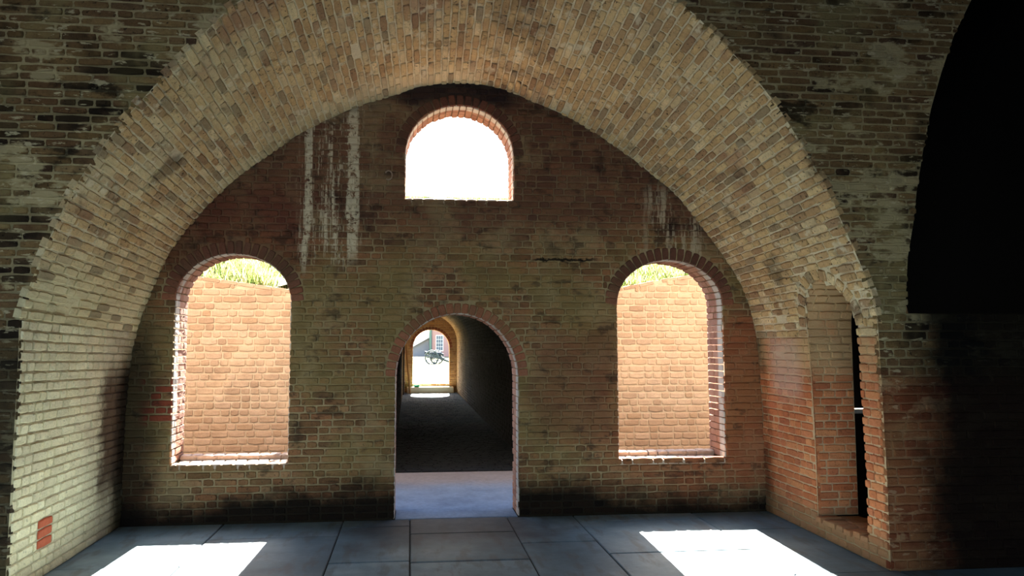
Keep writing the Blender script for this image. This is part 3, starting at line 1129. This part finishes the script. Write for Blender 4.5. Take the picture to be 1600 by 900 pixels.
lay_flat(C, (0, YE, 0), (1, 0, 0), (0, 0, 1), (0, -1, 0), TUN.x0, TUN.x1, 0, 2.7, .075, .21, .105, 'flemish',
         lambda a, b: EXIT.block(a, b) + ([] if b < TUN.spring else [(-9, TUN.block(a, b, False)[0][0] if TUN.block(a, b, False) else 9), (TUN.block(a, b, False)[0][1] if TUN.block(a, b, False) else 9, 9)]), jit=.004)
C.lay(wall_end, TUNM[0], 200, seen=thru)
door_3 = empty('door_3')
tag(door_3, 'small bright arched exit at the far end of the tunnel', 'doorway', 'structure')
reveal(EXIT, door_3, YE, YP, 20, TUNM)
arch_ring(EXIT, door_3, 20, RINGM, YE)

# bank and parade ground ------------------------------------------------------
BX = np.linspace(-30, 30, 61)
BY = np.concatenate([np.linspace(10.1, 14, 14), np.linspace(15, 25.6, 12), [26.0]])


def bank_z(x, y):
    t = (y - 10.1) / 15.5
    mound = 1.15 * math.exp(-((x - .5) / 1.5) ** 4) * max(0, 1 - (y - 10.1) / 8) if abs(x) < 8 else 0
    base = top_z(max(-11.9, min(11.9, x))) if not -.85 < x < 1.85 else 2.24
    base = base * (1 - min(1, t * 2)) + 2.45 * min(1, t * 2)
    return base - .06 + 4.33 * min(1, t) ** 1.0 + mound + .1 * math.sin(x * 1.3 + y) * min(1, t * 3)


v = [(x, y, bank_z(x, y)) for y in BY for x in BX]
n = len(BX)
f = [(r * n + k, r * n + k + 1, (r + 1) * n + k + 1, (r + 1) * n + k) for r in range(len(BY) - 1) for k in range(n - 1)]
bank = mesh('earth_bank', v, f, TURF, None, 'structure', True)
tag(bank, 'sunny grass-covered earth bank rising behind the courtyard wall', 'bank')
rg = np.random.RandomState(5)
V, F, A = [], [], []
nv = 0


def blade(x, y, z, h, wd, lean):
    global nv
    a = rg.uniform(0, 2 * PI)
    dx, dy = math.cos(a) * wd, math.sin(a) * wd
    lx, ly = rg.uniform(-1, 1) * lean, rg.uniform(-1, 1) * lean
    V.extend([(x - dx, y - dy, z), (x + dx, y + dy, z), (x + dx * .7 + lx * .35, y + dy * .7 + ly * .35, z + h * .55), (x - dx * .7 + lx * .35, y - dy * .7 + ly * .35, z + h * .55), (x + lx, y + ly, z + h)])
    F.extend([(nv, nv + 1, nv + 2, nv + 3), (nv + 3, nv + 2, nv + 4)])
    A.extend([rg.rand()] * 5)
    nv += 5


def tuft_field(cnt, x0, x1, y0, y1, hmax):
    for _ in range(cnt):
        x, y = rg.uniform(x0, x1), y0 + (y1 - y0) * rg.rand() ** 1.6
        z = bank_z(x, y) - .02
        h = hmax * rg.uniform(.35, 1.0) * (.6 + .8 * math.sin(x * 3.1 + y * 1.7) ** 2)
        blade(x, y, z, h, rg.uniform(.006, .014), h * .5)


tuft_field(5200, -4.2, -.9, 10.12, 13.5, .30)
tuft_field(5200, 2.0, 5.6, 10.12, 13.5, .24)
tuft_field(1500, -.8, 1.8, 10.15, 12, .25)
tuft_field(2500, -2.0, 5.5, 22, 25.5, .30)
me = bpy.data.meshes.new('grass')
me.from_pydata(V, [], F)
me.attributes.new('rnd', 'FLOAT', 'POINT').data.foreach_set('value', A)
tag(link('grass', me, BLADE, None, 'stuff'), 'yellow-green grass growing on top of the earth bank', 'grass')

tag(mesh('parade_ground', [(-200, YP - .3, .28), (200, YP - .3, .28), (200, 300, .28), (-200, 300, .28)], [(0, 1, 2, 3)], PARADE, None, 'structure'), 'sun-bleached lawn beyond the tunnel', 'ground')

# ------------------------------------------------------------------ things
st = block('stone_step', (-.075, YE - .42, -.01), (1.50, YE - .02, .20), STONE, None, None, .015)
tag(st, 'pale stone step on the tunnel floor below the far exit', 'step')
block('threshold', (.10, YE - .0, .18), (1.385, YP + .1, .295), STONE, door_3, None, .012)

WOOD = plain('grey_plank', lin(150, 112, 74), .8, grain=.3, scale=14)
DARKW = plain('dark_door_wood', lin(60, 44, 34), .8, grain=.3)
dl = empty('plank_door', (-.205, 23.6, 0))
tag(dl, 'dark plank door leaf standing open against the left tunnel wall', 'door')
for k in range(4):
    block('plank', (0.0, k * .26, .05), (.045, k * .26 + .25, 1.72 - .02 * (k % 2)), DARKW, dl, None, .006)
for z in (.35, 1.35):
    block('batten', (.045, .04, z), (.075, 1.0, z + .1), WOOD, dl, None, .006)
lean = block('leaning_board', (-.02, -.07, 0), (.02, .07, 1.62), WOOD, None, None, .004)
lean.location = (.03, 24.93, 0.0)
lean.rotation_euler = (0, math.radians(-5.5), .2)
tag(lean, 'narrow brown board leaning on the left tunnel wall beside the step', 'board')

GREEN = plain('green_plastic', lin(30, 150, 104), .5, grain=.05)
gb = empty('green_crate', (.25, YE - .3, .201))
tag(gb, 'small green plastic tray lying on the pale step', 'tray')
v, f = [], []
box(v, f, (-.085, -.06, 0), (.085, .06, .012))
for a, b in (((-.085, -.06, .012), (-.075, .06, .06)), ((.075, -.06, .012), (.085, .06, .06)), ((-.075, -.06, .012), (.075, -.05, .06)), ((-.075, .05, .012), (.075, .06, .06))):
    box(v, f, a, b)
mesh('tray', v, f, GREEN, gb)
v, f = [], []
tube(v, f, [(-.09, -.065, .06), (.09, -.065, .06), (.09, .065, .06), (-.09, .065, .06), (-.09, -.065, .06)], .006, seg=6)
mesh('rim', v, f, GREEN, gb)

PALE = plain('pale_rail_paint', lin(232, 230, 224), .5, grain=.04)
rail = empty('handrail', (3.93, 6.6, .165))
tag(rail, 'white rail in the darkness beyond the narrow side doorway', 'rail')
v, f = [], []
tube(v, f, [(.165, 0, .85), (.19, 0, .85), (.9, 0, .85)], .024, seg=14)
mesh('bar', v, f, PALE, rail)
for x in (.75,):
    v, f = [], []
    tube(v, f, [(x, 0, 0), (x, 0, .835)], .018, seg=10)
    mesh('post', v, f, DARKW, rail)
v, f = [], []
tube(v, f, [(.168, 0, .85), (.150, 0, .85)], .024, .012, seg=14)
mesh('end_cap', v, f, PALE, rail)

v, f = [], []
tube(v, f, [(-.215 + .035 * math.cos(a), YB - .03, 3.27 + .045 * math.sin(a)) for a in [2.4 - .42 * k for k in range(12)]], .007, seg=6)
tube(v, f, [(-.241, YB + .03, 3.30), (-.241, YB - .03, 3.30)], .008, seg=6)
hk = mesh('hook', v, f, plain('pale_rusty_iron', lin(150, 128, 112), .8), None)
tag(hk, 'small curled iron hook fixed in the wall left of the high window', 'hook')

# field gun on the lawn
IRON = plain('grey_iron', lin(44, 52, 60), .5, .3, grain=.1)
GWOOD = plain('grey_green_carriage', lin(58, 70, 76), .7, grain=.1)
gun = empty('field_gun', (1.70, 51.0, .28), math.radians(-18))
tag(gun, 'old wheeled field gun standing on the bright lawn beyond the tunnel', 'cannon')
WR = .46


def wheel(yy):
    wv, wf = [], []
    ring = [(WR * math.cos(a), yy, WR + WR * math.sin(a)) for a in [2 * PI * k / 28 for k in range(29)]]
    tube(wv, wf, ring, .055, seg=8)
    wh = mesh('wheel', wv, wf, GWOOD, gun)
    hv, hf = [], []
    tube(hv, hf, [(0, yy - .12, WR), (0, yy + .12, WR)], .09, seg=12)
    mesh('hub', hv, hf, IRON, wh)
    for k in range(12):
        a = 2 * PI * k / 12
        sv, sf = [], []
        tube(sv, sf, [(.08 * math.cos(a), yy, WR + .08 * math.sin(a)), ((WR - .02) * math.cos(a), yy, WR + (WR - .02) * math.sin(a))], .026, seg=6)
        mesh('spoke', sv, sf, GWOOD, wh)


wheel(-.62)
wheel(.62)
v, f = [], []
tube(v, f, [(0, -.75, WR), (0, .75, WR)], .05, seg=8)
mesh('axle', v, f, IRON, gun)
v, f = [], []
for a, b, r0, r1 in (((-.66, 0, .78), (-.60, 0, .775), .12, .105), ((-.60, 0, .775), (-.2, 0, .74), .085, .115), ((-.2, 0, .74), (.45, 0, .69), .135, .155), ((.45, 0, .69), (.55, 0, .685), .155, .06), ((.55, 0, .685), (.66, 0, .68), .04, .06)):
    tube(v, f, [a, b], r0, r1, seg=16)
mesh('barrel', v, f, IRON, gun)
for s in (-.17, .17):
    v, f = [], []
    q = [(-.25, .66), (.3, .62), (.75, .42), (.75, .26), (.2, .40), (-.25, .48)]
    k = len(q)
    v = [(x, s - .03, z) for x, z in q] + [(x, s + .03, z) for x, z in q]
    f = [tuple(range(k)), tuple(range(2 * k - 1, k - 1, -1))] + [(i, k + i, k + (i + 1) % k, (i + 1) % k) for i in range(k)]
    mesh('cheek', v, f, GWOOD, gun)
v, f = [], []
tube(v, f, [(.5, 0, .38), (1.25, 0, .10)], .09, .07, seg=8)
mesh('trail', v, f, GWOOD, gun)

# building across the lawn
FB = plain('far_brick', lin(154, 122, 116), .9, grain=.1, scale=3)
FG = plain('far_grey_wall', lin(124, 128, 134), .9, grain=.08, scale=3)
FW = plain('far_white_trim', lin(226, 228, 226), .7, grain=.03)
FGL = plain('far_glass', lin(84, 96, 106), .25, grain=.02)
FGR = plain('far_green_pipe', lin(84, 108, 98), .7, grain=.05)
FR = plain('far_roof', lin(214, 214, 214), .7, grain=.06, scale=4)
hb = empty('brick_building', (2.3, 81, .28))
tag(hb, 'pale brick building with a white sash window across the lawn', 'building')
v, f = [], []
box(v, f, (0, 0, 0), (26, 12, 6.4))
mesh('wall', v, f, FB, hb)
v, f = [], []
box(v, f, (-.2, -.4, 6.4), (26.3, 12.4, 6.65))
mesh('roof', v, f, FR, hb)
v, f = [], []
tube(v, f, [(-.02, -.12, 0), (-.02, -.12, 6.3)], .13, seg=8)
mesh('downpipe', v, f, FGR, hb)
for wx in (.55, 3.2, 5.9):
    fr = block('window', (wx, -.06, .62), (wx + .84, .02, 2.36), FW, hb)
    for i in range(3):
        for j in range(4):
            block('pane', (wx + .07 + i * .24, -.08, .72 + j * .40), (wx + .07 + i * .24 + .21, -.05, .72 + j * .40 + .36), FGL, fr)
sb = empty('low_building', (-7.0, 84, .28))
tag(sb, 'low grey building with a white sloping gable beside the brick one', 'building')
q = [(0, 0), (9.25, 0), (9.25, 2.9), (6.0, .75), (0, .75)]
q = [(0, 0), (9.2, 0), (9.2, 2.1), (7.4, 1.1), (0, 1.1)]
k = len(q)
v = [(x, 0, z) for x, z in q] + [(x, 10, z) for x, z in q]
f = [tuple(range(k)), tuple(range(2 * k - 1, k - 1, -1))] + [(i, k + i, k + (i + 1) % k, (i + 1) % k) for i in range(k)]
mesh('wall', v, f, FG, sb)
q = [(0, 1.1), (7.4, 1.1), (9.2, 2.1), (9.2, 2.75), (7.3, 1.75), (0, 1.7)]
k = len(q)
v = [(x, -.35, z) for x, z in q] + [(x, 10.3, z) for x, z in q]
f = [tuple(range(k)), tuple(range(2 * k - 1, k - 1, -1))] + [(i, k + i, k + (i + 1) % k, (i + 1) % k) for i in range(k)]
mesh('roof', v, f, FR, sb)

print('objects', len(bpy.data.objects))
